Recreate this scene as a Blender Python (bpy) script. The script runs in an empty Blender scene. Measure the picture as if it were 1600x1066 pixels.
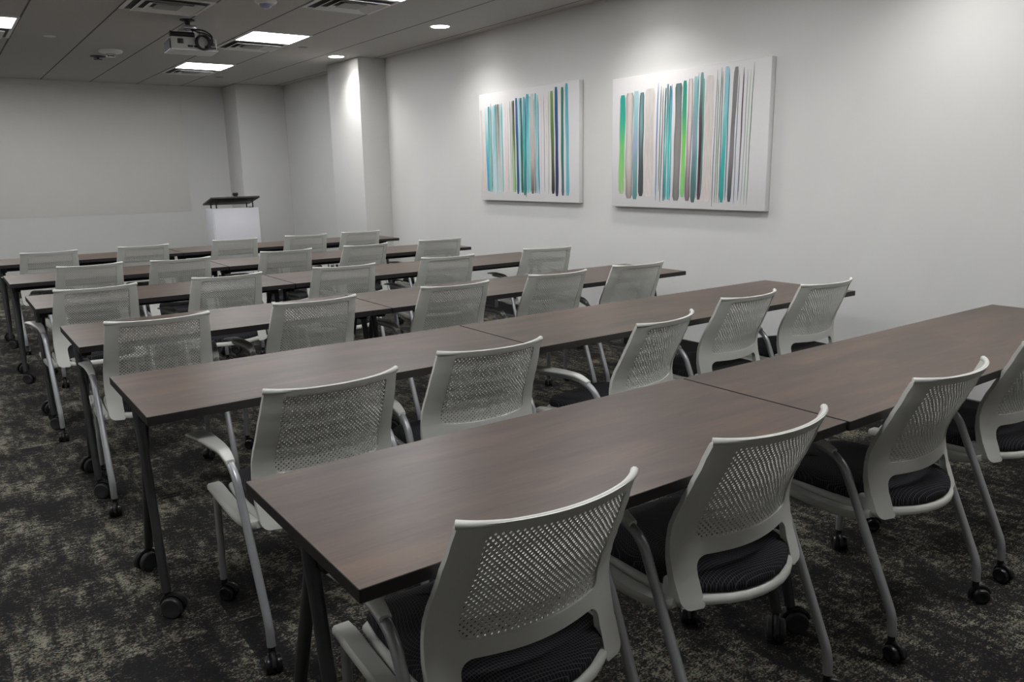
import bpy, bmesh, math, random
from mathutils import Vector, Matrix
random.seed(7)
C = bpy.context.scene.collection
PI = math.pi

# ------------------------------------------------------------------ materials
def new_mat(name):
    m = bpy.data.materials.new(name); m.use_nodes = True
    nt = m.node_tree; b = nt.nodes['Principled BSDF']
    return m, nt, b

def plain(name, col, rough=.5, metal=0.0, spec=.5, noise=0.0, nscale=40, bump=0.0):
    m, nt, b = new_mat(name)
    b.inputs['Base Color'].default_value = (*col, 1)
    b.inputs['Roughness'].default_value = rough
    b.inputs['Metallic'].default_value = metal
    b.inputs['Specular IOR Level'].default_value = spec
    if noise or bump:
        tc = nt.nodes.new('ShaderNodeTexCoord')
        n = nt.nodes.new('ShaderNodeTexNoise'); n.inputs['Scale'].default_value = nscale
        n.inputs['Detail'].default_value = 4
        nt.links.new(tc.outputs['Object'], n.inputs['Vector'])
        if noise:
            r = nt.nodes.new('ShaderNodeValToRGB')
            r.color_ramp.elements[0].position = .3; r.color_ramp.elements[1].position = .7
            r.color_ramp.elements[0].color = (*[c*(1-noise) for c in col], 1)
            r.color_ramp.elements[1].color = (*[min(1, c*(1+noise)) for c in col], 1)
            nt.links.new(n.outputs['Fac'], r.inputs['Fac']); nt.links.new(r.outputs['Color'], b.inputs['Base Color'])
        if bump:
            bp_ = nt.nodes.new('ShaderNodeBump'); bp_.inputs['Strength'].default_value = bump
            bp_.inputs['Distance'].default_value = .002
            nt.links.new(n.outputs['Fac'], bp_.inputs['Height']); nt.links.new(bp_.outputs['Normal'], b.inputs['Normal'])
    return m

def emit(name, col, s):
    m, nt, b = new_mat(name)
    b.inputs['Base Color'].default_value = (.8, .8, .8, 1)
    b.inputs['Emission Color'].default_value = (*col, 1)
    b.inputs['Emission Strength'].default_value = s
    return m

def mathn(nt, op, a, b=None, c=None):
    n = nt.nodes.new('ShaderNodeMath'); n.operation = op
    for i, v in enumerate((a, b, c)):
        if v is None: continue
        if isinstance(v, (int, float)): n.inputs[i].default_value = v
        else: nt.links.new(v, n.inputs[i])
    return n.outputs[0]

M = {}
M['wall'] = plain('wall_paint', (.67, .665, .645), .75, noise=.012, nscale=3, bump=.04, spec=.25)
M['base'] = plain('rubber_base', (.012, .012, .013), .5)
M['plastic'] = plain('pale_grey_plastic', (.63, .63, .585), .42, noise=.01, nscale=8, spec=.4)
M['mesh'] = plain('perforated_plastic', (.63, .63, .585), .45, spec=.35)
M['silver'] = plain('silver_paint', (.42, .43, .44), .38, metal=.55, noise=.02, nscale=20)
M['black'] = plain('black_plastic', (.009, .009, .01), .3, noise=.1, nscale=30)
M['rubber'] = plain('dark_rubber', (.03, .03, .032), .45, noise=.1, nscale=30)
M['tableleg'] = plain('dark_grey_metal', (.075, .077, .08), .4, metal=.6, noise=.04, nscale=20)
M['bracket'] = plain('black_metal', (.015, .015, .016), .45, metal=.3, noise=.05, nscale=30)
M['chrome'] = plain('chrome', (.6, .6, .6), .2, metal=1, noise=.01)
M['white'] = plain('white_metal', (.72, .72, .71), .45, noise=.01, nscale=10)
M['ventwhite'] = plain('vent_white', (.78, .78, .76), .5, noise=.01, nscale=10)
M['dark'] = plain('vent_dark', (.10, .10, .10), .8, noise=.05)
M['ventgrey'] = plain('vent_grey', (.36, .36, .35), .6, noise=.03)
M['canvas'] = plain('canvas', (.76, .745, .74), .8, noise=.01, nscale=60, bump=.1, spec=.2)
M['projector'] = plain('projector_casing', (.42, .42, .40), .45, noise=.02, nscale=10)
M['cable'] = plain('cable_rubber', (.012, .012, .012), .5, noise=.05)
M['lectern_white'] = plain('lectern_panel', (.74, .74, .78), .45, noise=.01)
M['lectern_top'] = plain('lectern_top_wood', (.05, .043, .04), .45, noise=.15, nscale=25)
M['screen'] = plain('matte_screen', (.71, .69, .66), .85, noise=.01, nscale=4, spec=.15)
M['edge'] = plain('tabletop_edge', (.013, .010, .010), .5, noise=.1, nscale=30)
M['troffer'] = emit('troffer_diffuser', (.97, .98, 1.0), 18)
M['downlight'] = emit('downlight_lens', (1.0, .97, .95), 14)

def mat_ceiling():
    m, nt, b = new_mat('ceiling_tile')
    tc = nt.nodes.new('ShaderNodeTexCoord'); sp = nt.nodes.new('ShaderNodeSeparateXYZ')
    nt.links.new(tc.outputs['Object'], sp.inputs[0])
    def line(sock, off, w, per=.6096):
        t = mathn(nt, 'ADD', sock, -off + 100 * per)
        f = mathn(nt, 'FRACT', mathn(nt, 'DIVIDE', t, per))
        d = mathn(nt, 'ABSOLUTE', mathn(nt, 'SUBTRACT', f, .5))
        return mathn(nt, 'GREATER_THAN', d, .5 - w / per / 2)
    lx = line(sp.outputs[0], 1.42, .016)
    ly = line(sp.outputs[1], 7.75, .004, 1.2192)
    n = nt.nodes.new('ShaderNodeTexNoise'); n.inputs['Scale'].default_value = 90; n.inputs['Detail'].default_value = 5
    nt.links.new(tc.outputs['Object'], n.inputs['Vector'])
    r = nt.nodes.new('ShaderNodeValToRGB')
    r.color_ramp.elements[0].position = .35; r.color_ramp.elements[1].position = .65
    r.color_ramp.elements[0].color = (.50, .485, .465, 1); r.color_ramp.elements[1].color = (.54, .525, .505, 1)
    nt.links.new(n.outputs['Fac'], r.inputs['Fac'])
    mx = nt.nodes.new('ShaderNodeMix'); mx.data_type = 'RGBA'
    nt.links.new(mathn(nt, 'ADD', lx, mathn(nt, 'MULTIPLY', ly, .18)), mx.inputs['Factor'])
    nt.links.new(r.outputs['Color'], mx.inputs['A']); mx.inputs['B'].default_value = (.16, .15, .14, 1)
    nt.links.new(mx.outputs['Result'], b.inputs['Base Color'])
    b.inputs['Roughness'].default_value = .9; b.inputs['Specular IOR Level'].default_value = .1
    bm_ = nt.nodes.new('ShaderNodeBump'); bm_.inputs['Strength'].default_value = .15; bm_.inputs['Distance'].default_value = .002
    nt.links.new(n.outputs['Fac'], bm_.inputs['Height']); nt.links.new(bm_.outputs['Normal'], b.inputs['Normal'])
    return m
M['ceiling'] = mat_ceiling()

def mat_carpet():
    m, nt, b = new_mat('mottled_carpet')
    tc = nt.nodes.new('ShaderNodeTexCoord'); sp = nt.nodes.new('ShaderNodeSeparateXYZ')
    nt.links.new(tc.outputs['Object'], sp.inputs[0])
    T = .61
    fx = mathn(nt, 'FLOOR', mathn(nt, 'DIVIDE', sp.outputs[0], T)); fy = mathn(nt, 'FLOOR', mathn(nt, 'DIVIDE', sp.outputs[1], T))
    cb = nt.nodes.new('ShaderNodeCombineXYZ'); nt.links.new(fx, cb.inputs[0]); nt.links.new(fy, cb.inputs[1])
    wn = nt.nodes.new('ShaderNodeTexWhiteNoise'); wn.noise_dimensions = '2D'; nt.links.new(cb.outputs[0], wn.inputs['Vector'])
    vm = nt.nodes.new('ShaderNodeVectorMath'); vm.operation = 'MULTIPLY_ADD'
    nt.links.new(wn.outputs['Color'], vm.inputs[0]); vm.inputs[1].default_value = (7, 7, 7)
    nt.links.new(tc.outputs['Object'], vm.inputs[2])
    # big patches, streaks, small flecks
    def noise(src, sc, det, scl, rough=.6):
        mp = nt.nodes.new('ShaderNodeMapping'); mp.inputs['Scale'].default_value = scl
        nt.links.new(src, mp.inputs['Vector'])
        n = nt.nodes.new('ShaderNodeTexNoise'); n.inputs['Scale'].default_value = sc; n.inputs['Detail'].default_value = det
        n.inputs['Roughness'].default_value = rough
        nt.links.new(mp.outputs[0], n.inputs['Vector']); return n.outputs['Fac']
    big = noise(vm.outputs[0], 5.0, 3, (1.0, .7, 1))
    streak = noise(vm.outputs[0], 18, 4, (1.5, .4, 1))
    fl = noise(tc.outputs['Object'], 150, 3, (.75, 1.1, 1), .75)
    fl2 = noise(tc.outputs['Object'], 45, 3, (.6, 1.2, 1), .7)
    s = mathn(nt, 'ADD', mathn(nt, 'MULTIPLY', big, 1.15), mathn(nt, 'MULTIPLY', streak, .9))
    s = mathn(nt, 'ADD', s, mathn(nt, 'MULTIPLY', fl, 1.9))
    s = mathn(nt, 'ADD', s, mathn(nt, 'MULTIPLY', fl2, 1.15))
    r = nt.nodes.new('ShaderNodeMapRange'); r.inputs['From Min'].default_value = 2.49; r.inputs['From Max'].default_value = 2.90
    nt.links.new(s, r.inputs['Value'])
    r2 = nt.nodes.new('ShaderNodeValToRGB')
    e = r2.color_ramp.elements
    e[0].position = 0; e[0].color = (.017, .017, .018, 1)
    e[1].position = 1; e[1].color = (.24, .235, .19, 1)
    k = e.new(.45); k.color = (.048, .046, .041, 1)
    nt.links.new(r.outputs[0], r2.inputs['Fac'])
    hue = noise(tc.outputs['Object'], 60, 2, (1, 1, 1))
    mx = nt.nodes.new('ShaderNodeMix'); mx.data_type = 'RGBA'; mx.blend_type = 'MULTIPLY'; mx.inputs['Factor'].default_value = 1
    rr = nt.nodes.new('ShaderNodeValToRGB'); rr.color_ramp.elements[0].position = .4; rr.color_ramp.elements[1].position = .6
    rr.color_ramp.elements[0].color = (1, .84, .84, 1); rr.color_ramp.elements[1].color = (.92, 1, .92, 1)
    nt.links.new(hue, rr.inputs['Fac'])
    nt.links.new(r2.outputs['Color'], mx.inputs['A']); nt.links.new(rr.outputs['Color'], mx.inputs['B'])
    nt.links.new(mx.outputs['Result'], b.inputs['Base Color'])
    b.inputs['Roughness'].default_value = .95; b.inputs['Specular IOR Level'].default_value = .1
    bu = nt.nodes.new('ShaderNodeBump'); bu.inputs['Strength'].default_value = .6; bu.inputs['Distance'].default_value = .004
    nt.links.new(fl, bu.inputs['Height']); nt.links.new(bu.outputs['Normal'], b.inputs['Normal'])
    return m
M['carpet'] = mat_carpet()

def mat_wood():
    m, nt, b = new_mat('dark_walnut_laminate')
    tc = nt.nodes.new('ShaderNodeTexCoord'); oi = nt.nodes.new('ShaderNodeObjectInfo')
    vm = nt.nodes.new('ShaderNodeVectorMath'); vm.operation = 'ADD'
    cb = nt.nodes.new('ShaderNodeCombineXYZ')
    nt.links.new(mathn(nt, 'MULTIPLY', oi.outputs['Random'], 40), cb.inputs[0])
    nt.links.new(mathn(nt, 'MULTIPLY', oi.outputs['Random'], 17), cb.inputs[1])
    nt.links.new(tc.outputs['Object'], vm.inputs[0]); nt.links.new(cb.outputs[0], vm.inputs[1])
    def noise(sc, det, scl, dist=0.0):
        mp = nt.nodes.new('ShaderNodeMapping'); mp.inputs['Scale'].default_value = scl
        nt.links.new(vm.outputs[0], mp.inputs['Vector'])
        n = nt.nodes.new('ShaderNodeTexNoise'); n.inputs['Scale'].default_value = sc; n.inputs['Detail'].default_value = det
        n.inputs['Distortion'].default_value = dist
        nt.links.new(mp.outputs[0], n.inputs['Vector']); return n.outputs['Fac']
    a = noise(4, 4, (.55, 3.2, 1), .6); c = noise(30, 5, (.3, 5, 1)); d = noise(1.6, 2, (1, 2.2, 1))
    s = mathn(nt, 'ADD', mathn(nt, 'MULTIPLY', a, .5), mathn(nt, 'ADD', mathn(nt, 'MULTIPLY', c, .22), mathn(nt, 'MULTIPLY', d, .28)))
    r = nt.nodes.new('ShaderNodeValToRGB'); e = r.color_ramp.elements
    e[0].position = .36; e[0].color = (.054, .034, .025, 1)
    e[1].position = .64; e[1].color = (.125, .080, .055, 1)
    k = e.new(.5); k.color = (.083, .054, .041, 1)
    nt.links.new(s, r.inputs['Fac']); nt.links.new(r.outputs['Color'], b.inputs['Base Color'])
    b.inputs['Roughness'].default_value = .37; b.inputs['Specular IOR Level'].default_value = .42
    bu = nt.nodes.new('ShaderNodeBump'); bu.inputs['Strength'].default_value = .08; bu.inputs['Distance'].default_value = .001
    nt.links.new(c, bu.inputs['Height']); nt.links.new(bu.outputs['Normal'], b.inputs['Normal'])
    return m
M['wood'] = mat_wood()

def mat_fabric():
    m, nt, b = new_mat('black_line_fabric')
    tc = nt.nodes.new('ShaderNodeTexCoord'); sp = nt.nodes.new('ShaderNodeSeparateXYZ')
    nt.links.new(tc.outputs['Object'], sp.inputs[0])
    x, y = sp.outputs[0], sp.outputs[1]
    def fam(a, b_, amp, fr, dens):
        # thin lines that bow and gather
        w = mathn(nt, 'MULTIPLY', mathn(nt, 'SINE', mathn(nt, 'MULTIPLY', b_, fr)), amp)
        t = mathn(nt, 'MULTIPLY', mathn(nt, 'MULTIPLY', a, mathn(nt, 'ADD', 1, w)), dens)
        return mathn(nt, 'LESS_THAN', mathn(nt, 'FRACT', mathn(nt, 'ADD', t, 100)), .14)
    l1 = fam(x, y, .16, 16, 120); l2 = fam(y, x, .16, 19, 120)
    s = mathn(nt, 'MAXIMUM', l1, l2)
    mx = nt.nodes.new('ShaderNodeMix'); mx.data_type = 'RGBA'
    nt.links.new(s, mx.inputs['Factor'])
    mx.inputs['A'].default_value = (.011, .011, .013, 1); mx.inputs['B'].default_value = (.075, .075, .085, 1)
    nt.links.new(mx.outputs['Result'], b.inputs['Base Color'])
    b.inputs['Roughness'].default_value = .85; b.inputs['Specular IOR Level'].default_value = .2
    return m
M['fabric'] = mat_fabric()

def mat_paint():
    m, nt, b = new_mat('watercolour_strokes')
    at = nt.nodes.new('ShaderNodeAttribute'); at.attribute_name = 'Col'
    tc = nt.nodes.new('ShaderNodeTexCoord')
    n = nt.nodes.new('ShaderNodeTexNoise'); n.inputs['Scale'].default_value = 14; n.inputs['Detail'].default_value = 5
    mp = nt.nodes.new('ShaderNodeMapping'); mp.inputs['Scale'].default_value = (1, 6, .8)
    nt.links.new(tc.outputs['Object'], mp.inputs['Vector']); nt.links.new(mp.outputs[0], n.inputs['Vector'])
    r = nt.nodes.new('ShaderNodeValToRGB'); r.color_ramp.elements[0].position = .3; r.color_ramp.elements[1].position = .7
    r.color_ramp.elements[0].color = (.84, .84, .84, 1); r.color_ramp.elements[1].color = (1, 1, 1, 1)
    nt.links.new(n.outputs['Fac'], r.inputs['Fac'])
    mx = nt.nodes.new('ShaderNodeMix'); mx.data_type = 'RGBA'; mx.blend_type = 'MULTIPLY'; mx.inputs['Factor'].default_value = 1
    nt.links.new(at.outputs['Color'], mx.inputs['A']); nt.links.new(r.outputs['Color'], mx.inputs['B'])
    nt.links.new(mx.outputs['Result'], b.inputs['Base Color'])
    b.inputs['Roughness'].default_value = .7
    return m
M['strokes'] = mat_paint()

# ------------------------------------------------------------------ mesh helpers
def finish(name, bm, mats, parent=None, smooth=None, bevel=None, loc=None):
    bmesh.ops.recalc_face_normals(bm, faces=bm.faces)
    me = bpy.data.meshes.new(name)
    if smooth is not None:
        for f in bm.faces: f.smooth = True
        for e in bm.edges:
            if len(e.link_faces) == 2 and e.calc_face_angle(0) > math.radians(smooth): e.smooth = False
    bm.to_mesh(me); bm.free()
    if not isinstance(mats, (list, tuple)): mats = [mats]
    for m in mats: me.materials.append(m)
    o = bpy.data.objects.new(name, me); C.objects.link(o)
    if parent is not None: o.parent = parent
    if loc: o.location = loc
    if bevel:
        b = o.modifiers.new('bevel', 'BEVEL'); b.width = bevel; b.segments = 2; b.limit_method = 'ANGLE'; b.angle_limit = math.radians(35)
        for p in me.polygons: p.use_smooth = True
        b.harden_normals = False
        me.update()
    return o

def box(bm, lo, hi, mi=0, mtx=None):
    x0, y0, z0 = lo; x1, y1, z1 = hi
    co = [(x0,y0,z0),(x1,y0,z0),(x1,y1,z0),(x0,y1,z0),(x0,y0,z1),(x1,y0,z1),(x1,y1,z1),(x0,y1,z1)]
    v = [bm.verts.new(Vector(c) if mtx is None else mtx @ Vector(c)) for c in co]
    for f in ((0,3,2,1),(4,5,6,7),(0,1,5,4),(1,2,6,5),(2,3,7,6),(3,0,4,7)):
        bm.faces.new([v[i] for i in f]).material_index = mi

def catmull(P, n):
    P = [Vector(p) for p in P]; out = []
    for i in range(len(P)-1):
        p0 = P[max(i-1, 0)]; p1 = P[i]; p2 = P[i+1]; p3 = P[min(i+2, len(P)-1)]
        for k in range(n):
            t = k / n
            out.append(.5*((2*p1)+(p2-p0)*t+(2*p0-5*p1+4*p2-p3)*t*t+(3*p1-p0-3*p2+p3)*t**3))
    out.append(P[-1]); return out

def fillet(P, r, n=6):
    """round the corners of a polyline"""
    P = [Vector(p) for p in P]; out = [P[0]]
    for i in range(1, len(P)-1):
        a = (P[i-1]-P[i]); b = (P[i+1]-P[i]); rr = min(r[i-1] if isinstance(r, (list, tuple)) else r, a.length*.49, b.length*.49)
        A = P[i]+a.normalized()*rr; B = P[i]+b.normalized()*rr
        for k in range(n+1):
            t = k/n; out.append(A*(1-t)**2+P[i]*2*t*(1-t)+B*t*t)
    out.append(P[-1]); return out

def tube(bm, pts, r, seg=12, caps=True, sx=1.0, mi=0):
    """swept tube; r a number or list; sx squashes along the first frame axis"""
    pts = [Vector(p) for p in pts]; n = len(pts)
    T = [(pts[min(i+1, n-1)]-pts[max(i-1, 0)]).normalized() for i in range(n)]
    up = Vector((1, 0, 0)) if abs(T[0].x) < .9 else Vector((0, 1, 0))
    u = (up - T[0]*up.dot(T[0])).normalized(); rings = []
    for i in range(n):
        u = (u - T[i]*u.dot(T[i])).normalized(); w = T[i].cross(u)
        rr = r[i] if isinstance(r, (list, tuple)) else r
        rings.append([bm.verts.new(pts[i]+u*math.cos(2*PI*k/seg)*rr*sx+w*math.sin(2*PI*k/seg)*rr) for k in range(seg)])
    for a, b in zip(rings, rings[1:]):
        for k in range(seg): bm.faces.new([a[k], a[(k+1) % seg], b[(k+1) % seg], b[k]]).material_index = mi
    if caps:
        bm.faces.new(rings[0][::-1]).material_index = mi; bm.faces.new(rings[-1]).material_index = mi

def lathe(bm, prof, seg=24, mtx=None, mi=0):
    """prof: (radius, height) pairs round +z"""
    mtx = mtx or Matrix.Identity(4); rings = []
    for r, z in prof:
        if r < 1e-6: rings.append([bm.verts.new(mtx @ Vector((0, 0, z)))])
        else: rings.append([bm.verts.new(mtx @ Vector((r*math.cos(2*PI*k/seg), r*math.sin(2*PI*k/seg), z))) for k in range(seg)])
    for a, b in zip(rings, rings[1:]):
        if len(a) == 1 and len(b) == 1: continue
        for k in range(seg):
            q = [a[k % len(a)], a[(k+1) % len(a)], b[(k+1) % len(b)], b[k % len(b)]]
            q = [v for i, v in enumerate(q) if v not in q[:i]]
            bm.faces.new(q).material_index = mi
    for rg, rev in ((rings[0], True), (rings[-1], False)):
        if len(rg) > 1: bm.faces.new(rg[::-1] if rev else rg).material_index = mi

def loft(bm, rings, closed=True, caps=True, mi=0):
    R = [[bm.verts.new(p) for p in r] for r in rings]; n = len(R[0])
    for a, b in zip(R, R[1:]):
        for k in range(n if closed else n-1): bm.faces.new([a[k], a[(k+1) % n], b[(k+1) % n], b[k]]).material_index = mi
    if caps and closed: bm.faces.new(R[0][::-1]).material_index = mi; bm.faces.new(R[-1]).material_index = mi

def torus(bm, R, r, mtx, seg=36, s2=8, drift=0.0, turns=1):
    pts = [mtx @ Vector((R*math.cos(2*PI*k/seg), R*math.sin(2*PI*k/seg), drift*k/seg)) for k in range(int(seg*turns)+1)]
    tube(bm, pts, r, s2)

def empty(name, label, cat, loc=(0,0,0), rz=0, group=None):
    o = bpy.data.objects.new(name, None); C.objects.link(o)
    o.location = loc; o.rotation_euler = (0, 0, rz); o.empty_display_size = .1
    o['label'] = label; o['category'] = cat
    if group: o['group'] = group
    return o

def tag(o, label, cat, group=None):
    o['label'] = label; o['category'] = cat
    if group: o['group'] = group
    return o

def copy_tree(o, parent=None):
    c = o.copy(); C.objects.link(c); c.parent = parent
    for ch in list(o.children): copy_tree(ch, c)
    return c

def structure(o): o['kind'] = 'structure'; return o

# ------------------------------------------------------------------ the room
XW, YF, ZC = 4.608, 12.966, 2.781
XL, YB = -2.6, -2.6
def room_box(name, lo, hi, m):
    bm = bmesh.new(); box(bm, lo, hi); return structure(finish(name, bm, m))
room_box('floor', (XL-.1, YB-.1, -.12), (XW+.1, YF+.1, 0), M['carpet'])
room_box('ceiling', (XL-.1, YB-.1, ZC), (XW+.1, YF+.1, ZC+.12), M['ceiling'])
room_box('wall_right', (XW, YB-.1, 0), (XW+.1, YF+.1, ZC), M['wall'])
room_box('wall_far', (XL-.1, YF, 0), (XW, YF+.1, ZC), M['wall'])
room_box('wall_left', (XL-.1, YB-.1, 0), (XL, YF, ZC), M['wall'])
room_box('wall_back', (XL, YB-.1, 0), (XW, YB, ZC), M['wall'])
def column(name, lo, hi):
    bm = bmesh.new(); box(bm, lo, hi); o = structure(finish(name, bm, M['wall'], bevel=.004)); return o
column('wall_column', (4.252, 8.904, 0), (XW, 9.796, ZC))
column('wall_corner', (3.867, 12.305, 0), (XW, YF, ZC))
# dark rubber base, coved at the foot
def base_run(name, a, b, inward):
    """a, b floor points along a wall; inward = unit vector into the room"""
    a = Vector((*a, 0)); b = Vector((*b, 0)); w = Vector((*inward, 0)); bm = bmesh.new()
    prof = [(0, 0), (.018, 0), (.018, .004), (.010, .012), (.008, .03), (.008, .128), (.004, .132), (0, .132)]
    loft(bm, [[p + w*d + Vector((0, 0, h)) for d, h in prof] for p in (a, b)])
    return structure(finish(name, bm, M['base'], smooth=40))
base_run('baseboard_right', (XW, YB), (XW, 8.904), (-1, 0))
base_run('baseboard_column', (4.252, 8.904), (4.252, 9.796), (-1, 0))
base_run('baseboard_column_front', (4.234, 8.904), (XW, 8.904), (0, -1))
base_run('baseboard_recess', (XW, 9.796), (XW, 12.305), (-1, 0))
base_run('baseboard_corner', (3.849, 12.305), (XW, 12.305), (0, -1))
base_run('baseboard_corner_side', (3.867, 12.305), (3.867, YF), (-1, 0))
base_run('baseboard_far', (XL, YF), (3.867, YF), (0, -1))
base_run('baseboard_left', (XL, YB), (XL, YF), (1, 0))

# pale projection surface on the far wall
bm = bmesh.new(); box(bm, (.60, YF-.004, .915), (3.24, YF-.0005, 2.70))
tag(finish('projection_screen', bm, M['screen'], bevel=.003), 'wide pale matte projection surface mounted flat on the far wall', 'projection screen')

# ------------------------------------------------------------------ ceiling fixtures
T = .6096
def square_ring(bm, h0, z0, h1, z1, mi=0, th=.006):
    """sloping square ring from half-size h0 at z0 to h1 at z1, with thickness"""
    def sq(h, z): return [(-h, -h, z), (h, -h, z), (h, h, z), (-h, h, z)]
    loft(bm, [sq(h0, z0), sq(h1, z1), sq(h1-.002, z1+th), sq(h0-.002, z0+th), sq(h0, z0)], caps=False, mi=mi)

def make_troffer():
    root = empty('ceiling_light', '', 'ceiling light', group='square ceiling lights')
    bm = bmesh.new()
    square_ring(bm, T/2-.003, -.006, T/2-.03, -.012, th=.012)
    finish('frame', bm, M['white'], root, smooth=30)
    bm = bmesh.new(); box(bm, (-T/2+.026, -T/2+.026, -.010), (T/2-.026, T/2-.026, -.002))
    finish('diffuser', bm, M['troffer'], root)
    return root
TROF = [(2.945, 8.07, 'bright square ceiling light right behind the projector, nearer the camera'),
        (2.945, 10.51, 'bright square ceiling light beyond the projector, nearest the far wall'),
        (.505, 8.43, 'bright square ceiling light cut off by the left photo edge'),
        (.505, 10.98, 'sliver of a square ceiling light low at the left photo edge'),
        (2.945, 5.62, 'square ceiling light at the top edge beside the right-hand air vent')]
tro = None
for i, (x, y, lab) in enumerate(TROF):
    if tro is None: tro = make_troffer(); o = tro
    else: o = copy_tree(tro)
    o.location = (x, y, ZC); o['label'] = lab
# lights of the same grid outside the frame, over the rest of the room
for x, y in ((2.945, 3.18), (2.945, .74), (.505, 5.99), (.505, 3.55), (.505, 1.11), (-1.93, 8.43), (-1.93, 3.55)):
    o = copy_tree(tro); o.location = (x, y, ZC); o['label'] = 'square ceiling light outside the photo over the seating'

def make_vent():
    root = empty('air_vent', '', 'air vent', group='square ceiling air vents')
    bm = bmesh.new()
    square_ring(bm, T/2-.003, -.006, T/2-.035, -.008, th=.01)
    finish('frame', bm, M['ventwhite'], root, smooth=30)
    bm = bmesh.new(); box(bm, (-T/2+.02, -T/2+.02, -.004), (T/2-.02, T/2-.02, -.0005))
    finish('backing', bm, M['dark'], root)
    for h in (.235, .165):
        bm = bmesh.new(); square_ring(bm, h, -.026, h-.05, -.006, th=.004)
        finish('louver', bm, M['ventwhite'], root, smooth=30)
    bm = bmesh.new(); box(bm, (-.095, -.095, -.02), (.095, .095, -.014))
    finish('centre_plate', bm, M['ventgrey'], root, bevel=.002)
    return root
VENT = [(2.945, 6.235, 'square ceiling air vent with nested frames at the top edge, right of the projector'),
        (1.725, 7.03, 'square ceiling air vent at the top edge, just above the projector'),
        (2.945, 8.69, 'grey ceiling air vent touching the far side of the nearer bright light'),
        (2.945, 11.12, 'grey ceiling air vent beyond the farther bright light'),
        (.505, 9.05, 'dim ceiling air vent next to the light at the left photo edge')]
ven = None
for x, y, lab in VENT:
    if ven is None: ven = make_vent(); o = ven
    else: o = copy_tree(ven)
    o.location = (x, y, ZC); o['label'] = lab

def make_downlight():
    root = empty('recessed_downlight', '', 'downlight', group='round recessed downlights')
    bm = bmesh.new(); lathe(bm, [(.084, 0), (.104, 0), (.104, -.004), (.097, -.007), (.088, -.007), (.085, -.003)], 40)
    finish('trim_ring', bm, M['white'], root, smooth=30)
    bm = bmesh.new(); lathe(bm, [(0, -.001), (.0845, -.001), (.0845, -.006), (0, -.009)], 40)
    finish('lens', bm, M['downlight'], root, smooth=30)
    return root
DOWN = [(4.07, 6.72, 'round recessed downlight near the top edge, left of the larger painting'),
        (4.02, 8.98, 'round recessed downlight just in front of the white wall column')]
dl = None
DL_ALL = [(4.07, 4.42), (4.07, 2.12), (4.07, -.2)]
for x, y, lab in DOWN:
    if dl is None: dl = make_downlight(); o = dl
    else: o = copy_tree(dl)
    o.location = (x, y, ZC); o['label'] = lab
for x, y in DL_ALL:
    o = copy_tree(dl); o.location = (x, y, ZC); o['label'] = 'round recessed downlight outside the photo along the right wall'

# smoke detector, dark sprinkler, dome, cover discs
def lathe_thing(name, prof, loc, m, label, cat, group=None, seg=36):
    bm = bmesh.new(); lathe(bm, prof, seg); o = finish(name, bm, m, smooth=35, loc=loc); return tag(o, label, cat, group)
sd = empty('smoke_detector', 'white domed smoke detector on the ceiling left of the projector', 'smoke detector', (1.76, 9.72, ZC))
bm = bmesh.new(); lathe(bm, [(0, 0), (.12, 0), (.12, -.014), (.11, -.026), (.06, -.04), (0, -.04)], 36); finish('base', bm, M['ventwhite'], sd, smooth=35)
bm = bmesh.new(); lathe(bm, [(0, -.04), (.05, -.04), (.05, -.058), (.038, -.07), (0, -.075)], 30); finish('sensor_cap', bm, M['chrome'], sd, smooth=35)
sp = empty('fire_sprinkler', 'small dark fire sprinkler on the ceiling beside the smoke detector', 'sprinkler', (1.72, 10.25, ZC))
bm = bmesh.new(); lathe(bm, [(0, 0), (.08, 0), (.075, -.01), (.03, -.016), (0, -.016)], 30); finish('escutcheon', bm, M['rubber'], sp, smooth=35)
bm = bmesh.new(); lathe(bm, [(0, -.012), (.012, -.012), (.012, -.028), (.045, -.032), (.045, -.038), (0, -.038)], 24); finish('deflector', bm, M['rubber'], sp, smooth=35)
ds = empty('dome_sensor', 'white domed ceiling sensor with a bluish lens at the top photo edge', 'sensor', (2.33, 6.47, ZC))
bm = bmesh.new(); lathe(bm, [(0, 0), (.085, 0), (.085, -.01), (.07, -.025), (0, -.03)], 36); finish('base', bm, M['white'], ds, smooth=35)
bm = bmesh.new(); lathe(bm, [(0, -.028), (.05, -.026), (.042, -.045), (.025, -.056), (0, -.06)], 30)
finish('lens', bm, plain('sensor_lens', (.32, .32, .45), .25, noise=.02), ds, smooth=35)
for x, y, lab in ((1.12, 9.06, 'flat pale sprinkler cover disc on the ceiling near the left light'),
                  (3.45, 8.55, 'flat dark sprinkler cover disc on the ceiling right of the nearer bright light'),
                  (3.45, 11.6, 'small faint sprinkler cover disc on the ceiling nearest the corner column')):
    lathe_thing('sprinkler_cover', [(0, 0), (.052, 0), (.052, -.004), (.046, -.006), (0, -.006)], (x, y, ZC), M['ventgrey'] if x > 3 else M['ventwhite'], lab, 'sprinkler cover', 'sprinkler cover discs')

# real light sources of the fixtures
def spot(x, y, e, ang=136, blend=1.0):
    l = bpy.data.lights.new('downlight_lamp', 'SPOT'); l.energy = e; l.spot_size = math.radians(ang); l.spot_blend = blend
    l.shadow_soft_size = .06; l.color = (1, .985, .965)
    o = bpy.data.objects.new('downlight_lamp', l); C.objects.link(o); o.location = (x, y, ZC-.012)
for x, y in [(d[0], d[1]) for d in DOWN]+DL_ALL: spot(x, y, 47)

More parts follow.
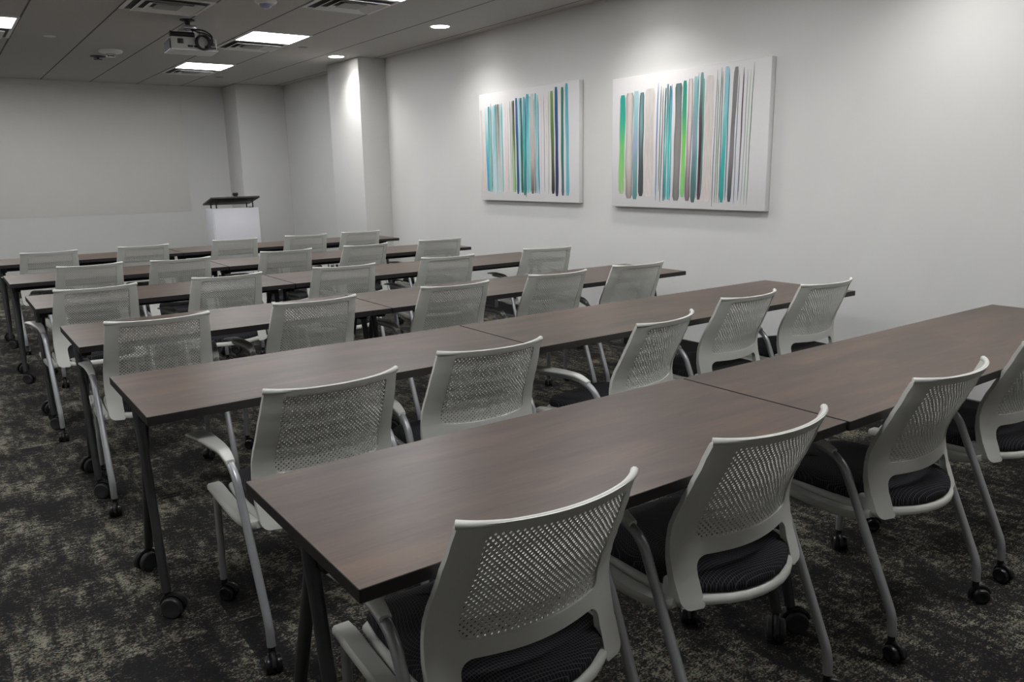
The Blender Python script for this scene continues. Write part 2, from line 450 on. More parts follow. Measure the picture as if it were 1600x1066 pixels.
# ------------------------------------------------------------------ projector
PJ = empty('ceiling_projector', 'grey projector with a coil of black cable hanging from the ceiling', 'projector', (2.01, 7.52, .388), math.radians(-4)); PJ.scale = (.88, .88, .88)
bm = bmesh.new(); box(bm, (-.215, -.16, 2.405), (.215, .17, 2.525))
finish('casing', bm, M['projector'], PJ, bevel=.012)
bm = bmesh.new(); box(bm, (-.225, -.172, 2.40), (.225, .175, 2.411))
finish('base_tray', bm, M['white'], PJ, bevel=.003)
bm = bmesh.new(); box(bm, (-.225, -.17, 2.411), (-.219, .12, 2.50))
finish('side_grille', bm, M['rubber'], PJ)
for x0, z0, w, h in ((-.15, 2.46, .055, .045), (-.06, 2.43, .05, .02), (.0, 2.43, .03, .02), (.10, 2.43, .045, .02), (.165, 2.45, .03, .03)):
    bm = bmesh.new(); box(bm, (x0, -.166, z0), (x0+w, -.158, z0+h)); finish('socket', bm, M['black'], PJ, bevel=.002)
bm = bmesh.new(); lathe(bm, [(0, 0), (.045, 0), (.045, .02), (.036, .03), (.036, .02), (0, .018)], 28, Matrix.Translation((-.08, .17, 2.47)) @ Matrix.Rotation(-PI/2, 4, 'X'))
finish('lens', bm, M['black'], PJ, smooth=35)
mt = bmesh.new()
lathe(mt, [(0, 0), (.07, 0), (.07, -.01), (.028, -.02), (.026, -.03), (0, -.03)], 28, Matrix.Translation((.0, .06, 2.7193)))
lathe(mt, [(0, 0), (.024, 0), (.024, -.05), (0, -.05)], 20, Matrix.Translation((.0, .06, 2.69)))
finish('ceiling_mount', mt, M['bracket'], PJ, smooth=35)
bm = bmesh.new()
box(bm, (-.06, -.045, 2.62), (.06, .085, 2.655)); box(bm, (-.10, -.02, 2.585), (.10, .06, 2.62))
box(bm, (-.10, -.02, 2.53), (-.088, .06, 2.60)); box(bm, (.088, -.02, 2.53), (.10, .06, 2.60))
finish('mount_bracket', bm, M['chrome'], PJ, bevel=.003)
bm = bmesh.new()
tube(bm, [(-.20, -.10, 2.55), (.02, -.10, 2.552)], .026, 14); tube(bm, [(-.205, -.10, 2.55), (-.19, -.10, 2.55)], .032, 14)
finish('mount_arm', bm, M['bracket'], PJ, smooth=35)
bm = bmesh.new()
for k in range(4):
    torus(bm, .062+.003*(k % 2), .009, Matrix.Translation((.075+.004*k, -.185-.006*k, 2.475)) @ Matrix.Rotation(math.radians(86+3*k), 4, 'X') @ Matrix.Rotation(math.radians(4*k), 4, 'Y'))
tube(bm, catmull([(.03, .0, 2.63), (.05, -.12, 2.58), (.11, -.18, 2.56), (.17, -.185, 2.52), (.165, -.18, 2.46)], 8), .0075, 8)
tube(bm, catmull([(.0, .0, 2.62), (.10, -.14, 2.595), (.17, -.19, 2.53), (.12, -.195, 2.44), (.20, -.175, 2.43)], 8), .0075, 8)
finish('cable_coil', bm, M['cable'], PJ, smooth=50)

# ------------------------------------------------------------------ paintings on the right wall
def lin(c): return tuple(((v/255)/12.92 if v/255 <= .04045 else ((v/255+.055)/1.055)**2.4) for v in c)
def painting(name, label, ya, yb, za, zb, strokes, u0, u1, v0, v1, seed):
    """ya far edge, yb near edge; stroke u in crop pixels u0..u1 left to right, v0 top .. v1 bottom"""
    rnd = random.Random(seed)
    root = empty(name, label, 'painting', (XW-.001, (ya+yb)/2, zb))
    W = ya-yb; Hh = za-zb; D = .047
    bm = bmesh.new(); box(bm, (-D, -W/2, 0), (-.002, W/2, Hh))
    finish('canvas', bm, M['canvas'], root, bevel=.003)
    bm = bmesh.new(); cl = bm.loops.layers.float_color.new('Col')
    for k, (ua, ub, w, va, vb, cols) in enumerate(strokes):
        n = 26; m = 8; off = D + .0006 + .00012*(k % 7)
        y_of = lambda u: W/2 - (u-u0)/(u1-u0)*W
        hw = w/(u1-u0)*W/2
        zt = Hh*(1-(va-v0)/(v1-v0)); zb_ = Hh*(1-(vb-v0)/(v1-v0))
        ph = rnd.uniform(0, 6); am = .0022; grid = []
        for i in range(n+1):
            t = i/n; z = zt+(zb_-zt)*t
            c = y_of(ua+(ub-ua)*t) + am*math.sin(ph+t*5) + am*.4*math.sin(ph*2+t*17)
            h = hw*(1+.08*math.sin(ph*3+t*11))*(min(1, .7+t*22) if w > 9 else min(1, .2+t*9))*(min(1, .6+(1-t)*22) if w > 9 else min(1, .3+(1-t)*9))
            row = []
            for j in range(m+1):
                s = j/m*2-1
                row.append((bm.verts.new((-off, c-s*h, z)), t, s))
            grid.append(row)
        def colat(t, s):
            nC = len(cols); f = t*(nC-1); a = min(int(f), nC-2) if nC > 1 else 0
            A = cols[a]; B = cols[a+1] if nC > 1 else cols[a]; q = f-a
            def pick(cc):
                return cc if not isinstance(cc[0], tuple) else tuple(cc[0][i]*(1-abs(s)**3)+cc[1][i]*abs(s)**3 for i in range(3))
            A = pick(A); B = pick(B)
            return (*[min(.9, v/.80) for v in lin(tuple(A[i]*(1-q)+B[i]*q for i in range(3)))], 1)
        for r0, r1 in zip(grid, grid[1:]):
            for j in range(m):
                q = [r0[j], r0[j+1], r1[j+1], r1[j]]
                f = bm.faces.new([v[0] for v in q])
                for lp, v in zip(f.loops, q): lp[cl] = colat(v[1], v[2])
    # thickness of the paint film
    res = bmesh.ops.extrude_face_region(bm, geom=list(bm.faces))
    bmesh.ops.translate(bm, verts=[g for g in res['geom'] if isinstance(g, bmesh.types.BMVert)], vec=(.0005, 0, 0))
    o = finish('painted_stripes', bm, M['strokes'], root)
    o['label'] = 'vertical watercolour stripes in teal, green, navy and grey'
    return root

P2 = [(100,97,42,193,910,[(38,150,138),(50,165,140),(110,185,115),(130,190,110),(155,185,135)]),
 (153,155,52,183,943,[((200,193,188),(120,112,108)),((202,196,190),(150,140,135)),((195,188,183),(150,142,138)),((150,140,138),(95,82,82))]),
 (200,200,36,175,948,[(165,195,200),(140,185,190),(150,165,190),(110,150,150),(80,130,125)]),
 (243,243,34,190,925,[((95,135,135),(70,60,70)),((120,160,155),(45,35,45)),((70,90,90),(50,35,45)),((60,65,65),(70,75,78))]),
 (300,300,64,170,925,[(200,194,190),(198,190,184),(200,193,188)]),
 (357,353,7,140,955,[(110,140,185),(100,110,170),(110,150,180)]),(380,372,7,165,890,[(110,130,130),(90,140,105),(130,130,110)]),
 (393,385,6,180,965,[(110,100,115),(110,80,100),(90,100,100)]),(410,407,10,180,955,[(60,90,95),(80,165,155),(60,100,110)]),
 (424,420,11,155,945,[(50,105,110),(90,185,180),(70,140,140)]),(440,438,14,170,945,[(70,120,125),(70,185,180),(60,170,170)]),
 (453,450,8,160,950,[(70,120,180),(90,190,190),(60,120,160)]),
 (497,495,44,160,950,[((95,120,118),(70,80,82)),((130,128,125),(105,105,103)),((140,136,133),(115,112,110)),((120,118,115),(90,88,88))]),
 (538,536,26,148,925,[(35,135,115),(50,150,120),(110,195,95),(135,200,110),(120,185,120)]),
 (574,570,30,140,950,[((205,198,195),(120,105,110)),((200,190,188),(90,70,85)),((120,105,108),(70,45,60))]),
 (606,606,28,130,960,[(150,185,190),(120,160,160),(140,150,165),(80,120,120),(70,95,95)]),
 (623,622,7,110,930,[(70,150,160),(110,180,180),(60,110,110)]),
 (645,643,22,110,940,[(110,150,150),((90,80,85),(50,35,45)),(55,35,45),(80,60,70)]),(657,655,10,150,900,[(110,165,155),(70,130,115),(90,110,110)]),
 (692,690,52,135,955,[(200,194,190),(198,190,185),(194,186,181)]),
 (735,727,4,110,985,[(120,125,130),(90,90,95)]),(746,742,5,170,960,[(110,130,110),(100,140,110)]),(759,755,5,95,960,[(80,100,85),(120,140,125)]),
 (770,768,5,120,960,[(90,110,110),(80,90,95)]),(792,785,24,95,955,[(150,185,200),(130,190,190),(60,170,165),(50,140,135)]),(808,805,6,105,940,[(80,140,160),(60,110,120)]),
 (846,828,24,105,950,[(130,128,128),(115,112,112),(125,120,122),(60,70,72)]),(862,858,4,150,960,[(120,120,135),(90,110,150)]),
 (889,880,7,115,940,[(80,60,70),(90,75,85),(130,150,170)]),(911,898,4,130,960,[(130,140,140),(160,170,165)]),(926,915,3,130,965,[(130,170,120),(110,130,110)]),(942,932,4,92,965,[(90,110,95),(60,110,80),(120,150,125)])]
P1 = [(62,70,16,200,905,[(205,200,196),(200,190,185)]),(80,82,14,210,900,[(215,212,210),(210,190,172)]),
 (102,118,22,185,905,[(205,215,216),(150,195,200),(70,155,190),(75,140,180)]),(130,134,20,180,910,[(70,150,155),(110,175,170),(120,175,165)]),
 (150,150,7,155,915,[(40,100,120),(70,130,130)]),(163,163,12,180,912,[(140,190,195),(160,205,205)]),(180,182,16,175,935,[(120,170,175),(195,210,212)]),
 (196,196,12,170,915,[(80,125,120),(160,195,200)]),(212,216,18,170,918,[(110,90,80),(150,140,135),(190,175,170),(180,195,195)]),(230,230,14,172,915,[(150,190,192),(175,190,190)]),
 (246,246,9,165,912,[(70,160,165),(130,185,185)]),(275,276,13,165,910,[(212,200,196),(220,196,190)]),(295,297,5,180,890,[(200,190,188),(190,170,168)]),
 (315,320,9,160,910,[(140,150,140),(200,205,195)]),(330,335,10,162,910,[(150,150,140),(150,185,130)]),(344,349,15,158,910,[(70,65,60),(85,95,60),(120,160,95),(120,160,105)]),
 (368,374,19,140,925,[(50,105,145),(35,85,125),(40,75,110)]),(391,392,12,145,915,[(130,190,198),(165,205,210)]),(404,410,16,145,915,[(60,110,115),(45,90,80),(35,90,75)]),
 (428,428,19,140,935,[(95,170,180),(70,165,160),(50,120,110)]),(440,440,7,150,950,[(40,100,120),(30,80,110)]),(455,455,22,122,915,[(70,150,165),(120,190,195),(110,180,180)]),
 (474,474,15,140,910,[(165,195,195),(130,180,185)]),(493,492,26,125,920,[(190,195,192),(190,180,172),(180,170,160),(95,85,78)]),(508,512,12,170,915,[(170,180,180),(180,175,170),(100,110,110)]),
 (520,528,16,125,915,[(100,175,185),(150,190,192),(140,185,188)]),(536,544,8,140,920,[(90,160,170),(60,130,165)]),
 (560,562,6,140,905,[(215,200,198),(205,200,195)]),(580,585,4,140,905,[(180,160,165),(150,140,145)]),(600,605,10,150,900,[(212,205,200),(215,205,198)]),(618,615,5,125,920,[(170,175,150),(150,170,160)]),
 (640,648,22,125,918,[(120,150,85),(95,125,60),(80,90,60),(40,42,40)]),(672,676,21,100,937,[(40,95,125),(45,75,120),(40,55,95),(35,40,65)]),
 (714,718,18,108,930,[(60,115,95),(55,115,105),(50,110,105),(75,90,105)]),(746,752,21,85,930,[(85,165,185),(110,175,185),(95,165,180)])]
painting('stripe_painting', 'larger white canvas with vertical teal, green and grey stripes, nearer the camera', 4.885, 3.374, 2.148, 1.142, P2, 20, 1035, 70, 1005, 5)
painting('stripe_painting', 'smaller white canvas with crowded vertical teal and navy stripes, farther from the camera', 6.829, 5.299, 2.19, 1.158, P1, 45, 830, 70, 985, 9)

# ------------------------------------------------------------------ casters
def wheel_bm(bm, R, w, cx, mi_t, mi_h):
    """one wheel with its axle along x, centre (cx, 0, R)"""
    prof = [(0, -w/2), (R*.55, -w/2), (R*.62, -w/2-.001), (R*.9, -w/2), (R, -w/2+.004), (R, w/2-.004), (R*.9, w/2), (R*.62, w/2+.001), (R*.55, w/2), (0, w/2)]
    lathe(bm, prof, 24, Matrix.Translation((cx, 0, R)) @ Matrix.Rotation(PI/2, 4, 'Y'), mi_t)
def make_caster(name, R, parent, loc, rz, mats, w=.018, gap=.012, drop=None, off=.016):
    """twin-wheel swivel caster; its stem top sits at loc"""
    h = loc[2]
    bm = bmesh.new()
    T_ = Matrix.Rotation(rz, 4, 'Z')
    b2 = bmesh.new()
    wheel_bm(b2, R, w, -(gap/2+w/2), 0, 1); wheel_bm(b2, R, w, gap/2+w/2, 0, 1)
    # hood between and over the wheels
    pts = []
    for k in range(13):
        a = -20+k*190/12; pts.append((0, math.cos(math.radians(a))*(R+.004), R+math.sin(math.radians(a))*(R+.004)))
    tube(b2, pts, gap/2+.001, 8, sx=1.0, mi=1)
    bmesh.ops.translate(b2, verts=b2.verts, vec=(0, -off, 0))
    lathe(b2, [(0, R*1.0), (.009, R*1.0), (.0105, R*1.9), (.0105, h), (0, h)], 14, None, 1)
    bmesh.ops.transform(b2, matrix=T_, verts=b2.verts)
    bmesh.ops.translate(b2, verts=b2.verts, vec=(loc[0], loc[1], 0))
    bm.free()
    return finish(name, b2, mats, parent, smooth=35)

# ------------------------------------------------------------------ chair
TOPZ = .842
def interp(tab, z):
    if z <= tab[0][0]: return tab[0][1]
    for (a, b), (c, d) in zip(tab, tab[1:]):
        if z <= c:
            t = (z-a)/(c-a); t = t*t*(3-2*t)*.35+t*.65
            return b+(d-b)*t
    return tab[-1][1]
PROF = [(.40, .084), (.44, .101), (.48, .117), (.52, .127), (.56, .131), (.60, .126), (.64, .111), (.68, .091), (.72, .071), (.78, .043), (.842, .016)]
HWT = [(.36, .228), (.45, .233), (.52, .234), (.60, .231), (.70, .2225), (.842, .2105)]
def back_pt(u, z, d=0.0):
    """u in -1..1 across, z height; d moves the point forward (+y)"""
    hw = interp(HWT, z); sag = .056 if z > .54 else .056-(.54-z)*.12
    y = interp(PROF, z) - sag*(1-u*u) + .010*abs(u)**9*max(0, (z-.5)/.34) + d
    return Vector((u*hw, y, z))

def arc_pts(cx, cz, r, a0, a1, n=6):
    return [(cx+r*math.cos(math.radians(a0+(a1-a0)*k/n)), cz+r*math.sin(math.radians(a0+(a1-a0)*k/n))) for k in range(n+1)]

def backrest_frame(root):
    K = .2105  # u scale -> metres used only to lay out round corners
    def U(x): return x/.232
    # outer outline (x in metres at .232 half width, z)
    out = []
    xo = .232; xi = .172
    out += arc_pts(-xo+.022, .421, .022, 180, 262, 4)[::1]
    out += [(-xi-.006, .399)] + arc_pts(-xi-.010, .409, .010, -90, 0, 3)
    out += arc_pts(-xi+.030, .490, .030, 180, 90, 6)
    out += [(x, .520-.004*math.sin(PI*(x+.13)/.26)) for x in [-.10+.2*k/6 for k in range(7)]]
    out += arc_pts(xi-.030, .490, .030, 90, 0, 6)
    out += arc_pts(xi+.010, .409, .010, 180, 270, 3) + [(xi+.006, .399)]
    out += arc_pts(xo-.022, .421, .022, 278, 360, 4)
    out += arc_pts(xo-.014, TOPZ-.014, .014, 0, 90, 6)
    out += arc_pts(-xo+.014, TOPZ-.014, .014, 90, 180, 6)
    # window
    wx0 = .172; wx1 = .178; zt = TOPZ-.020; zb = .560
    win = arc_pts(-wx0+.02, zb+.02, .02, 180, 270, 5)+[(x, zb-.006*(1-(x/.16)**2)) for x in [-.12+.24*k/6 for k in range(7)]]+arc_pts(wx0-.02, zb+.02, .02, 270, 360, 5)
    win += arc_pts(wx1-.012, zt-.012, .012, 0, 90, 4)+arc_pts(-wx1+.012, zt-.012, .012, 90, 180, 4)
    bm = bmesh.new()
    def loop(pts):
        q = []
        for p in pts:
            if not q or (abs(p[0]-q[-1][0])+abs(p[1]-q[-1][1])) > 1e-4: q.append(p)
        vs = [bm.verts.new((p[0], 0, p[1])) for p in q]
        return [bm.edges.new((vs[i], vs[(i+1) % len(vs)])) for i in range(len(vs))]
    ed = loop(out)+loop(win)
    bmesh.ops.triangle_fill(bm, use_beauty=True, use_dissolve=False, edges=ed, normal=(0, 1, 0))
    for z in [.38+.0154*k for k in range(31)]:
        bmesh.ops.bisect_plane(bm, geom=bm.verts[:]+bm.edges[:]+bm.faces[:], plane_co=(0, 0, z), plane_no=(0, 0, 1))
    for x in [-.22+.44*k/22 for k in range(23)]:
        bmesh.ops.bisect_plane(bm, geom=bm.verts[:]+bm.edges[:]+bm.faces[:], plane_co=(x, 0, 0), plane_no=(1, 0, 0))
    for v in bm.verts: v.co = back_pt(U(v.co.x), v.co.z)
    bmesh.ops.recalc_face_normals(bm, faces=bm.faces)
    # give it thickness by hand: front copy pushed forward, thicker low down and at the rim
    geom = bmesh.ops.extrude_face_region(bm, geom=list(bm.faces))
    for v in [g for g in geom['geom'] if isinstance(g, bmesh.types.BMVert)]:
        z = v.co.z; v.co.y += .013 + max(0, (.56-z))*.10
    for f in bm.faces: f.smooth = True
    o = finish('backrest', bm, M['plastic'], root, smooth=42)
    b = o.modifiers.new('bevel', 'BEVEL'); b.width = .0035; b.segments = 2; b.limit_method = 'ANGLE'; b.angle_limit = math.radians(50)
    # rolled top lip
    return o

def top_lip(parent):
    bm = bmesh.new()
    pts = [back_pt(-1+2*k/40, TOPZ-.003, .0065) for k in range(41)]
    rad = [.0046+.0046*max(0, abs(-1+2*k/40)-.55)/.45 for k in range(41)]
    tube(bm, pts, rad, 10)
    return finish('top_rim', bm, M['plastic'], parent, smooth=50)

def perforated_panel(parent):
    """staggered lozenge holes through a thin curved sheet"""
    bm = bmesh.new()
    z0, z1 = .552, TOPZ-.012; x1 = .182
    p = .0142; q = p*.5; cache = {}
    def V(x, z, d):
        k = (round(x*1e5), round(z*1e5), d)
        if k not in cache: cache[k] = bm.verts.new(back_pt(max(-.99, min(.99, x/.232)), z, d))
        return cache[k]
    rows = int((z1-z0)/q); nx = int(2*x1/p)
    FR, BK = .0075, .0045
    for j in range(rows+1):
        z = z0+j*q; o = (p/2 if j % 2 else 0)
        for i in range(nx+1):
            x = -x1+i*p+o
            if x > x1: continue
            cor = [(x+p/2, z), (x, z+q), (x-p/2, z), (x, z-q)]
            # rounded hole
            hole = []
            for a in range(4):
                c = cor[a]; nxt = cor[(a+1) % 4]
                hole.append((x+(c[0]-x)*.43, z+(c[1]-z)*.50))
                hole.append((x+((c[0]+nxt[0])/2-x)*.56, z+((c[1]+nxt[1])/2-z)*.58))
            for d, flip in ((BK, False), (FR, True)):
                for a in range(4):
                    h0, h1, h2 = hole[2*a], hole[2*a+1], hole[(2*a+2) % 8]
                    c0, c1 = cor[a], cor[(a+1) % 4]
                    f = [V(*c0, d), V(*c1, d), V(*h2, d), V(*h1, d), V(*h0, d)]
                    bm.faces.new(f[::-1] if flip else f)
            for a in range(8):
                h0, h1 = hole[a], hole[(a+1) % 8]
                bm.faces.new([V(*h0, BK), V(*h1, BK), V(*h1, FR), V(*h0, FR)])
    return finish('perforated_panel', bm, M['mesh'], parent)

def seat_outline(inset=0.0, n=9):
    w = .225-inset; pts = []
    yb = .012+inset*.9
    # rear arc from left to right (bulging to -y)
    for k in range(n+1):
        s = -1+2*k/n; pts.append((s*(w-.018), yb+.085*abs(s)**2.2))
    pts += [(w-.003, yb+.125), (w, .26), (w-.004, .40), (w-.018, .492-inset*.5), (w-.055, .528-inset*.6), (w*.4, .542-inset), (-w*.4, .542-inset), (-w+.055, .528-inset*.6), (-w+.018, .492-inset*.5), (-w+.004, .40), (-w, .26), (-w+.003, yb+.125)]
    return pts

def make_chair():
    root = empty('nesting_chair', '', 'chair', group='')
    # seat cushion
    bm = bmesh.new(); rings = []
    for ins, z in ((.016, .425), (.010, .436), (.011, .450), (.022, .461), (.045, .467), (.09, .466), (.14, .463)):
        rings.append([(x, y, z-.020*max(0, (y-.36)/.18)**2 - (.006 if .2 < y < .35 and ins > .08 else 0)) for x, y in seat_outline(ins)])
    loft(bm, rings); finish('seat_cushion', bm, M['fabric'], root, smooth=50)
    # seat pan, its rear rim seen as a pale bow
    bm = bmesh.new(); rings = []
    for ins, z in ((.06, .402), (.012, .401), (.002, .405), (0, .412), (.001, .420), (.006, .426), (.016, .4275)):
        rings.append([(x, y, z-.018*max(0, (y-.36)/.18)**2) for x, y in seat_outline(ins)])
    loft(bm, rings); finish('seat_pan', bm, M['plastic'], root, smooth=50)
    fr = backrest_frame(root); top_lip(fr); perforated_panel(fr)
    for s in (-1, 1):
        # side rail: flat light bar under the seat edge
        bm = bmesh.new()
        path = catmull([(s*.224, .112, .412), (s*.238, .15, .400), (s*.247, .25, .398), (s*.250, .38, .408), (s*.250, .47, .414), (s*.248, .515, .410)], 5)
        rings = []
        for i, p in enumerate(path):
            w = .015+.009*min(1, i/8)*(1 if i < len(path)-4 else .85); h = .012
            
            rings.append([(p.x-w, p.y, p.z-h*.6), (p.x-w*.85, p.y, p.z-h), (p.x+w*.85, p.y, p.z-h), (p.x+w, p.y, p.z-h*.5), (p.x+w, p.y, p.z+h*.5), (p.x+w*.8, p.y, p.z+h), (p.x-w*.8, p.y, p.z+h), (p.x-w, p.y, p.z+h*.5)])
        loft(bm, rings); finish('side_rail', bm, M['plastic'], root, smooth=40)
        # bracket that joins rail, rear tube and backrest foot
        bm = bmesh.new()
        box(bm, (min(s*.190, s*.222), .105, .395), (max(s*.190, s*.222), .165, .458))
        finish('back_bracket', bm, M['white'], root, bevel=.008)
        # rear tube that runs up into the arm
        pts = fillet([(s*.262, .0, .075), (s*.262, .003, .135), (s*.265, .195, .565), (s*.270, .285, .600), (s*.286, .46, .598)], [.05, .10, .05], 7)
        bm = bmesh.new(); tube(bm, pts, .0130, 12)
        lg = finish('leg', bm, M['silver'], root, smooth=50); lg['label'] = 'silver rear leg tube that bends into the arm'
        make_caster('caster', .026, lg, (s*.262, 0, .085), s*.5+.3, [M['black'], M['bracket']])
        # front leg
        pts = [(s*.250, .490, .405), (s*.250, .492, .24), (s*.252, .495, .075)]
        bm = bmesh.new(); tube(bm, pts, .0120, 12)
        lg = finish('leg', bm, M['silver'], root, smooth=50); lg['label'] = 'silver front leg tube'
        make_caster('caster', .026, lg, (s*.252, .495, .085), -s*.7, [M['black'], M['bracket']])
        # arm pad
        bm = bmesh.new()
        path = catmull([(s*.267, .222, .586), (s*.270, .27, .606), (s*.276, .33, .613), (s*.284, .41, .615), (s*.291, .48, .613), (s*.294, .505, .609)], 5)
        rings = []; n = len(path)
        for i, p in enumerate(path):
            t = i/(n-1); w = .0135+.0200*min(1, t*1.4); h = .0075-.001*t
            if i == n-1: w *= .82; h *= .6
            if i == n-2: w *= .97
            rings.append([(p.x+w*math.copysign(abs(math.cos(a))**.6, math.cos(a)), p.y, p.z+h*math.copysign(abs(math.sin(a))**.6, math.sin(a))) for a in [2*PI*k/14 for k in range(14)]])
        loft(bm, rings)
        finish('armrest', bm, M['plastic'], root, smooth=60)
    return root

CHAIRS = [('R1a', 0.866, 1.050, -0.024), ('R1b', 1.575, 1.080, -0.009), ('R1c', 2.385, 1.048, -0.004), ('R1d', 3.15, 1.07, 0.0),
 ('R2a', 0.893, 2.124, 0.008), ('R2b', 1.517, 2.205, -0.073), ('R2c', 2.374, 2.177, 0.202), ('R2d', 3.114, 2.338, 0.029), ('R2e', 3.751, 2.335, -0.052),
 ('R3a', 0.733, 3.656, -0.04), ('R3b', 1.472, 3.678, -0.002), ('R3c', 2.283, 3.669, -0.046), ('R3d', 3.013, 3.666, -0.061), ('R3e', 3.689, 3.662, -0.079),
 ('R4a', 0.679, 4.916, 0.029), ('R4b', 1.423, 4.968, 0.005), ('R4c', 2.187, 4.938, -0.149), ('R4d', 3.014, 4.948, -0.1), ('R4e', 3.901, 4.89, -0.191),
 ('R5a', 0.85, 6.291, 0.086), ('R5b', 1.437, 6.172, -0.012), ('R5c', 2.293, 6.303, -0.033), ('R5d', 3.005, 6.296, 0.067), ('R5e', 3.749, 6.29, -0.096),
 ('R6a', 0.735, 7.632, 0.052), ('R6b', 1.474, 7.644, 0.039), ('R6c', 2.33, 7.785, -0.027), ('R6d', 3.04, 7.772, -0.09), ('R6e', 3.652, 7.777, -0.067)]
ROWN = {1: 'nearest', 2: 'second-nearest', 3: 'third-nearest', 4: 'fourth-nearest', 5: 'second-farthest', 6: 'farthest'}
ORD = {'a': 'leftmost', 'b': 'second from left', 'c': 'middle', 'd': 'second from right', 'e': 'rightmost, by the wall'}
SPECIAL = {
 'R1a': 'largest foreground pale grey chair with perforated back, nearest table, bottom edge of photo',
 'R1b': 'pale grey perforated-back chair in front of the seam of the nearest table row',
 'R1c': 'pale grey perforated-back chair at the nearest row, third from the left',
 'R1d': 'pale grey perforated-back chair cut off by the right photo edge',
 'R2a': 'pale grey chair with both armrests showing just behind the nearest table corner, second-nearest row leftmost',
 'R2c': 'pale grey chair turned slightly left in the middle of the second-nearest row',
 'R4e': 'pale grey chair turned slightly right, rightmost in the fourth-nearest row',
 'R6c': 'pale grey chair directly in front of the white lectern, farthest row'}
ROWY = {1: 1.154, 2: 2.455, 3: 3.711, 4: 5.001, 5: 6.342, 6: 7.823}
proto = None
for nm, x, y, a in CHAIRS:
    if proto is None: proto = make_chair(); o = proto
    else: o = copy_tree(proto)
    o.location = (x, y, 0); o.rotation_euler = (0, 0, a)
    r = int(nm[1])
    lim = ROWY[r]-.092-abs(math.sin(a))*.2
    if y > lim: o.location = (x*(1-(y-lim)/y), lim, 0)
    o['label'] = SPECIAL.get(nm, 'pale grey perforated-back chair, %s in the %s row' % (ORD[nm[2]], ROWN[r]))
    o['group'] = 'grey chairs along the rows of tables'

# ------------------------------------------------------------------ tables
TD = .612; TH = .74; TT = .028
def make_table(L):
    root = empty('training_table', '', 'table', group='dark wood tables in rows')
    bm = bmesh.new(); box(bm, (0.0015, 0, TH-TT), (L-.0015, TD, TH), 1)
    for f in bm.faces:
        if f.calc_center_median().z > TH-.001: f.material_index = 0
    bm.normal_update()
    top = finish('tabletop', bm, [M['wood'], M['edge']], root)
    b = top.modifiers.new('bevel', 'BEVEL'); b.width = .0012; b.segments = 1; b.limit_method = 'ANGLE'
    for s, x in ((1, .055), (-1, L-.055)):
        # bracket under the top that the two legs spring from
        bm = bmesh.new()
        box(bm, (x-.035, .16, TH-TT-.012), (x+.035, TD-.12, TH-TT)); box(bm, (x-.022, .24, TH-TT-.06), (x+.022, .40, TH-TT-.01))
        finish('leg_bracket', bm, M['bracket'], root, bevel=.004)
        for ya, yb, rz, dx in ((.30, .17, .9, -.026), (.345, .565, -1.1, 0)):
            xl = x+s*dx
            bm = bmesh.new()
            pts = fillet([(xl, ya, TH-TT-.006), (xl, ya+(yb-ya)*.06, .64), (xl, yb, .085)], .06, 5)
            tube(bm, pts, [.0215-.004*(i/(len(pts)-1)) for i in range(len(pts))], 16, sx=.85)
            lg = finish('leg', bm, M['tableleg'], root, smooth=50)
            make_caster('caster', .036, lg, (xl, yb, .095), rz*s, [M['rubber'], M['bracket']], w=.020, gap=.016, off=.02)
    bm = bmesh.new(); tube(bm, [(.06, .32, TH-TT-.04), (L-.06, .32, TH-TT-.04)], .018, 12)
    finish('crossbar', bm, M['bracket'], root, smooth=50)
    return root
ROWS = {1: (.498, 1.154), 2: (.424, 2.455), 3: (.413, 3.711), 4: (.374, 5.001), 5: (.344, 6.342), 6: (.358, 7.823)}
TL, TR = 1.478, 2.281
ts = tl = None
for r, (x, y) in ROWS.items():
    if ts is None: ts = make_table(TL); tl = make_table(TR); a, b = ts, tl
    else: a, b = copy_tree(ts), copy_tree(tl)
    a.location = (x, y, 0); b.location = (x+TL+.004, y-.006*(r == 1), 0)
    a['label'] = 'dark walnut table on casters, shorter left-hand table of the %s row' % ROWN[r]
    b['label'] = 'dark walnut table on casters, longer right-hand table of the %s row' % ROWN[r]

# ------------------------------------------------------------------ lectern
LC = empty('lectern', 'white lectern with a raised dark slanted top near the far wall', 'lectern', (3.21, 10.6, 0), math.radians(-1.5))
bm = bmesh.new(); box(bm, (-.29, .0, .06), (.29, .018, 1.03)); finish('front_panel', bm, M['lectern_white'], LC, bevel=.003)
for s in (-1, 1):
    bm = bmesh.new(); x0 = s*.29-.009; box(bm, (x0-.003, .018, .06), (x0+.021-.006*(s > 0), .42, 1.03))
    finish('side_panel', bm, M['lectern_white'], LC, bevel=.003)
bm = bmesh.new(); box(bm, (-.285, .018, .99), (.285, .42, 1.01)); finish('shelf', bm, M['lectern_top'], LC, bevel=.002)
bm = bmesh.new(); box(bm, (-.30, .0, .03), (.30, .43, .06)); finish('base', bm, M['bracket'], LC, bevel=.004)
bm = bmesh.new()
mt_ = Matrix.Translation((0, -.03, 1.168)) @ Matrix.Rotation(math.radians(-11), 4, 'X')
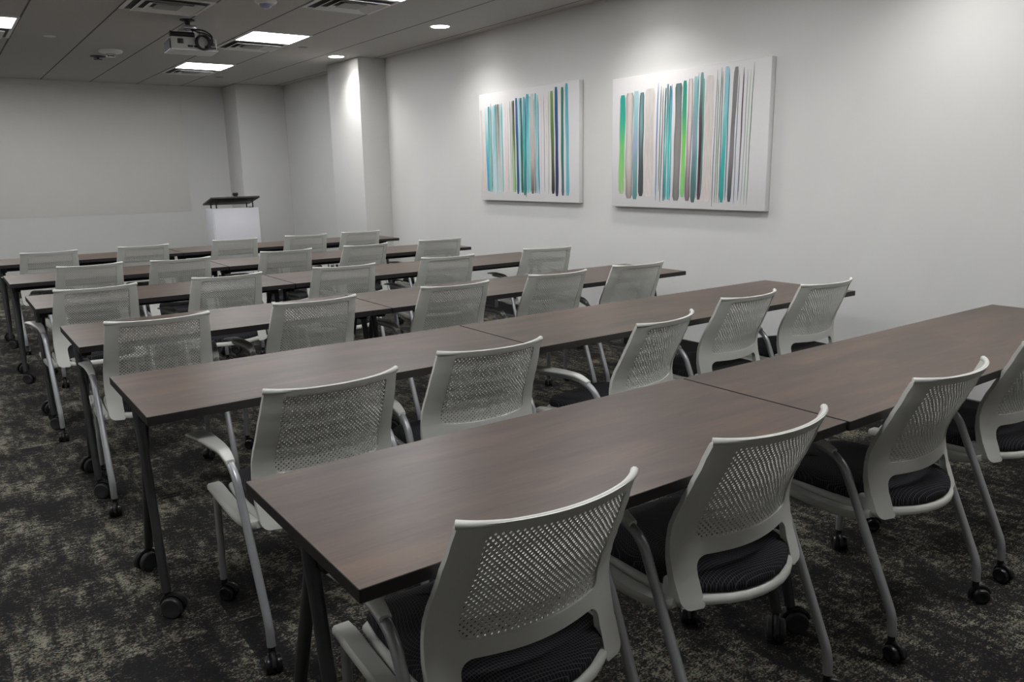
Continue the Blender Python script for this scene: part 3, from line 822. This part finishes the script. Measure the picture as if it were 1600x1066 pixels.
box(bm, (-.31, 0, -.012), (.31, .50, .012), 0, mt_); finish('slanted_top', bm, M['lectern_top'], LC, bevel=.004)
for s in (-1, 1):
    for y_, z_ in ((.06, 1.142), (.34, 1.085)):
        bm = bmesh.new(); tube(bm, [(s*.235, y_, 1.0), (s*.235, y_, z_)], .009, 10); finish('post', bm, M['bracket'], LC, smooth=50)
for s in (-1, 1):
    for y in (.05, .38):
        bm = bmesh.new(); wheel_bm(bm, .022, .02, s*.25, 0, 0); bmesh.ops.translate(bm, verts=bm.verts, vec=(0, y, 0)); finish('wheel', bm, M['rubber'], LC, smooth=35)
cm = empty('small_camera', 'small black camera clipped on top of the lectern', 'camera', (3.21, 10.6, 1.182))
bm = bmesh.new(); box(bm, (-.032, -.028, .008), (.032, .016, .046)); finish('body', bm, M['black'], cm, bevel=.006)
bm = bmesh.new(); box(bm, (-.02, -.03, -.002), (.02, .02, .008)); finish('clip', bm, M['black'], cm, bevel=.002)

# ------------------------------------------------------------------ camera
f, pitch, yaw, roll, h = 1229.61, -.212, .624, -.017, 1.436
F = Vector((math.sin(yaw)*math.cos(pitch), math.cos(yaw)*math.cos(pitch), math.sin(pitch)))
R = Vector((math.cos(yaw), -math.sin(yaw), 0)); U = R.cross(F)
R2 = R*math.cos(roll)+U*math.sin(roll); U2 = -R*math.sin(roll)+U*math.cos(roll)
cam = bpy.data.cameras.new('camera'); cam.sensor_width = 36; cam.lens = f/1600*36; cam.clip_start = .02
co = bpy.data.objects.new('camera', cam); C.objects.link(co)
mw = Matrix((R2, U2, -F)).transposed().to_4x4(); mw.translation = Vector((0, 0, h)); co.matrix_world = mw
bpy.context.scene.camera = co

# ------------------------------------------------------------------ world and view
w = bpy.data.worlds.new('world'); bpy.context.scene.world = w; w.use_nodes = True
w.node_tree.nodes['Background'].inputs[0].default_value = (.5, .5, .5, 1); w.node_tree.nodes['Background'].inputs[1].default_value = .02
vs = bpy.context.scene.view_settings
vs.view_transform = 'Standard'; vs.look = 'None'; vs.gamma = 1; vs.use_curve_mapping = False; vs.exposure = 0.55
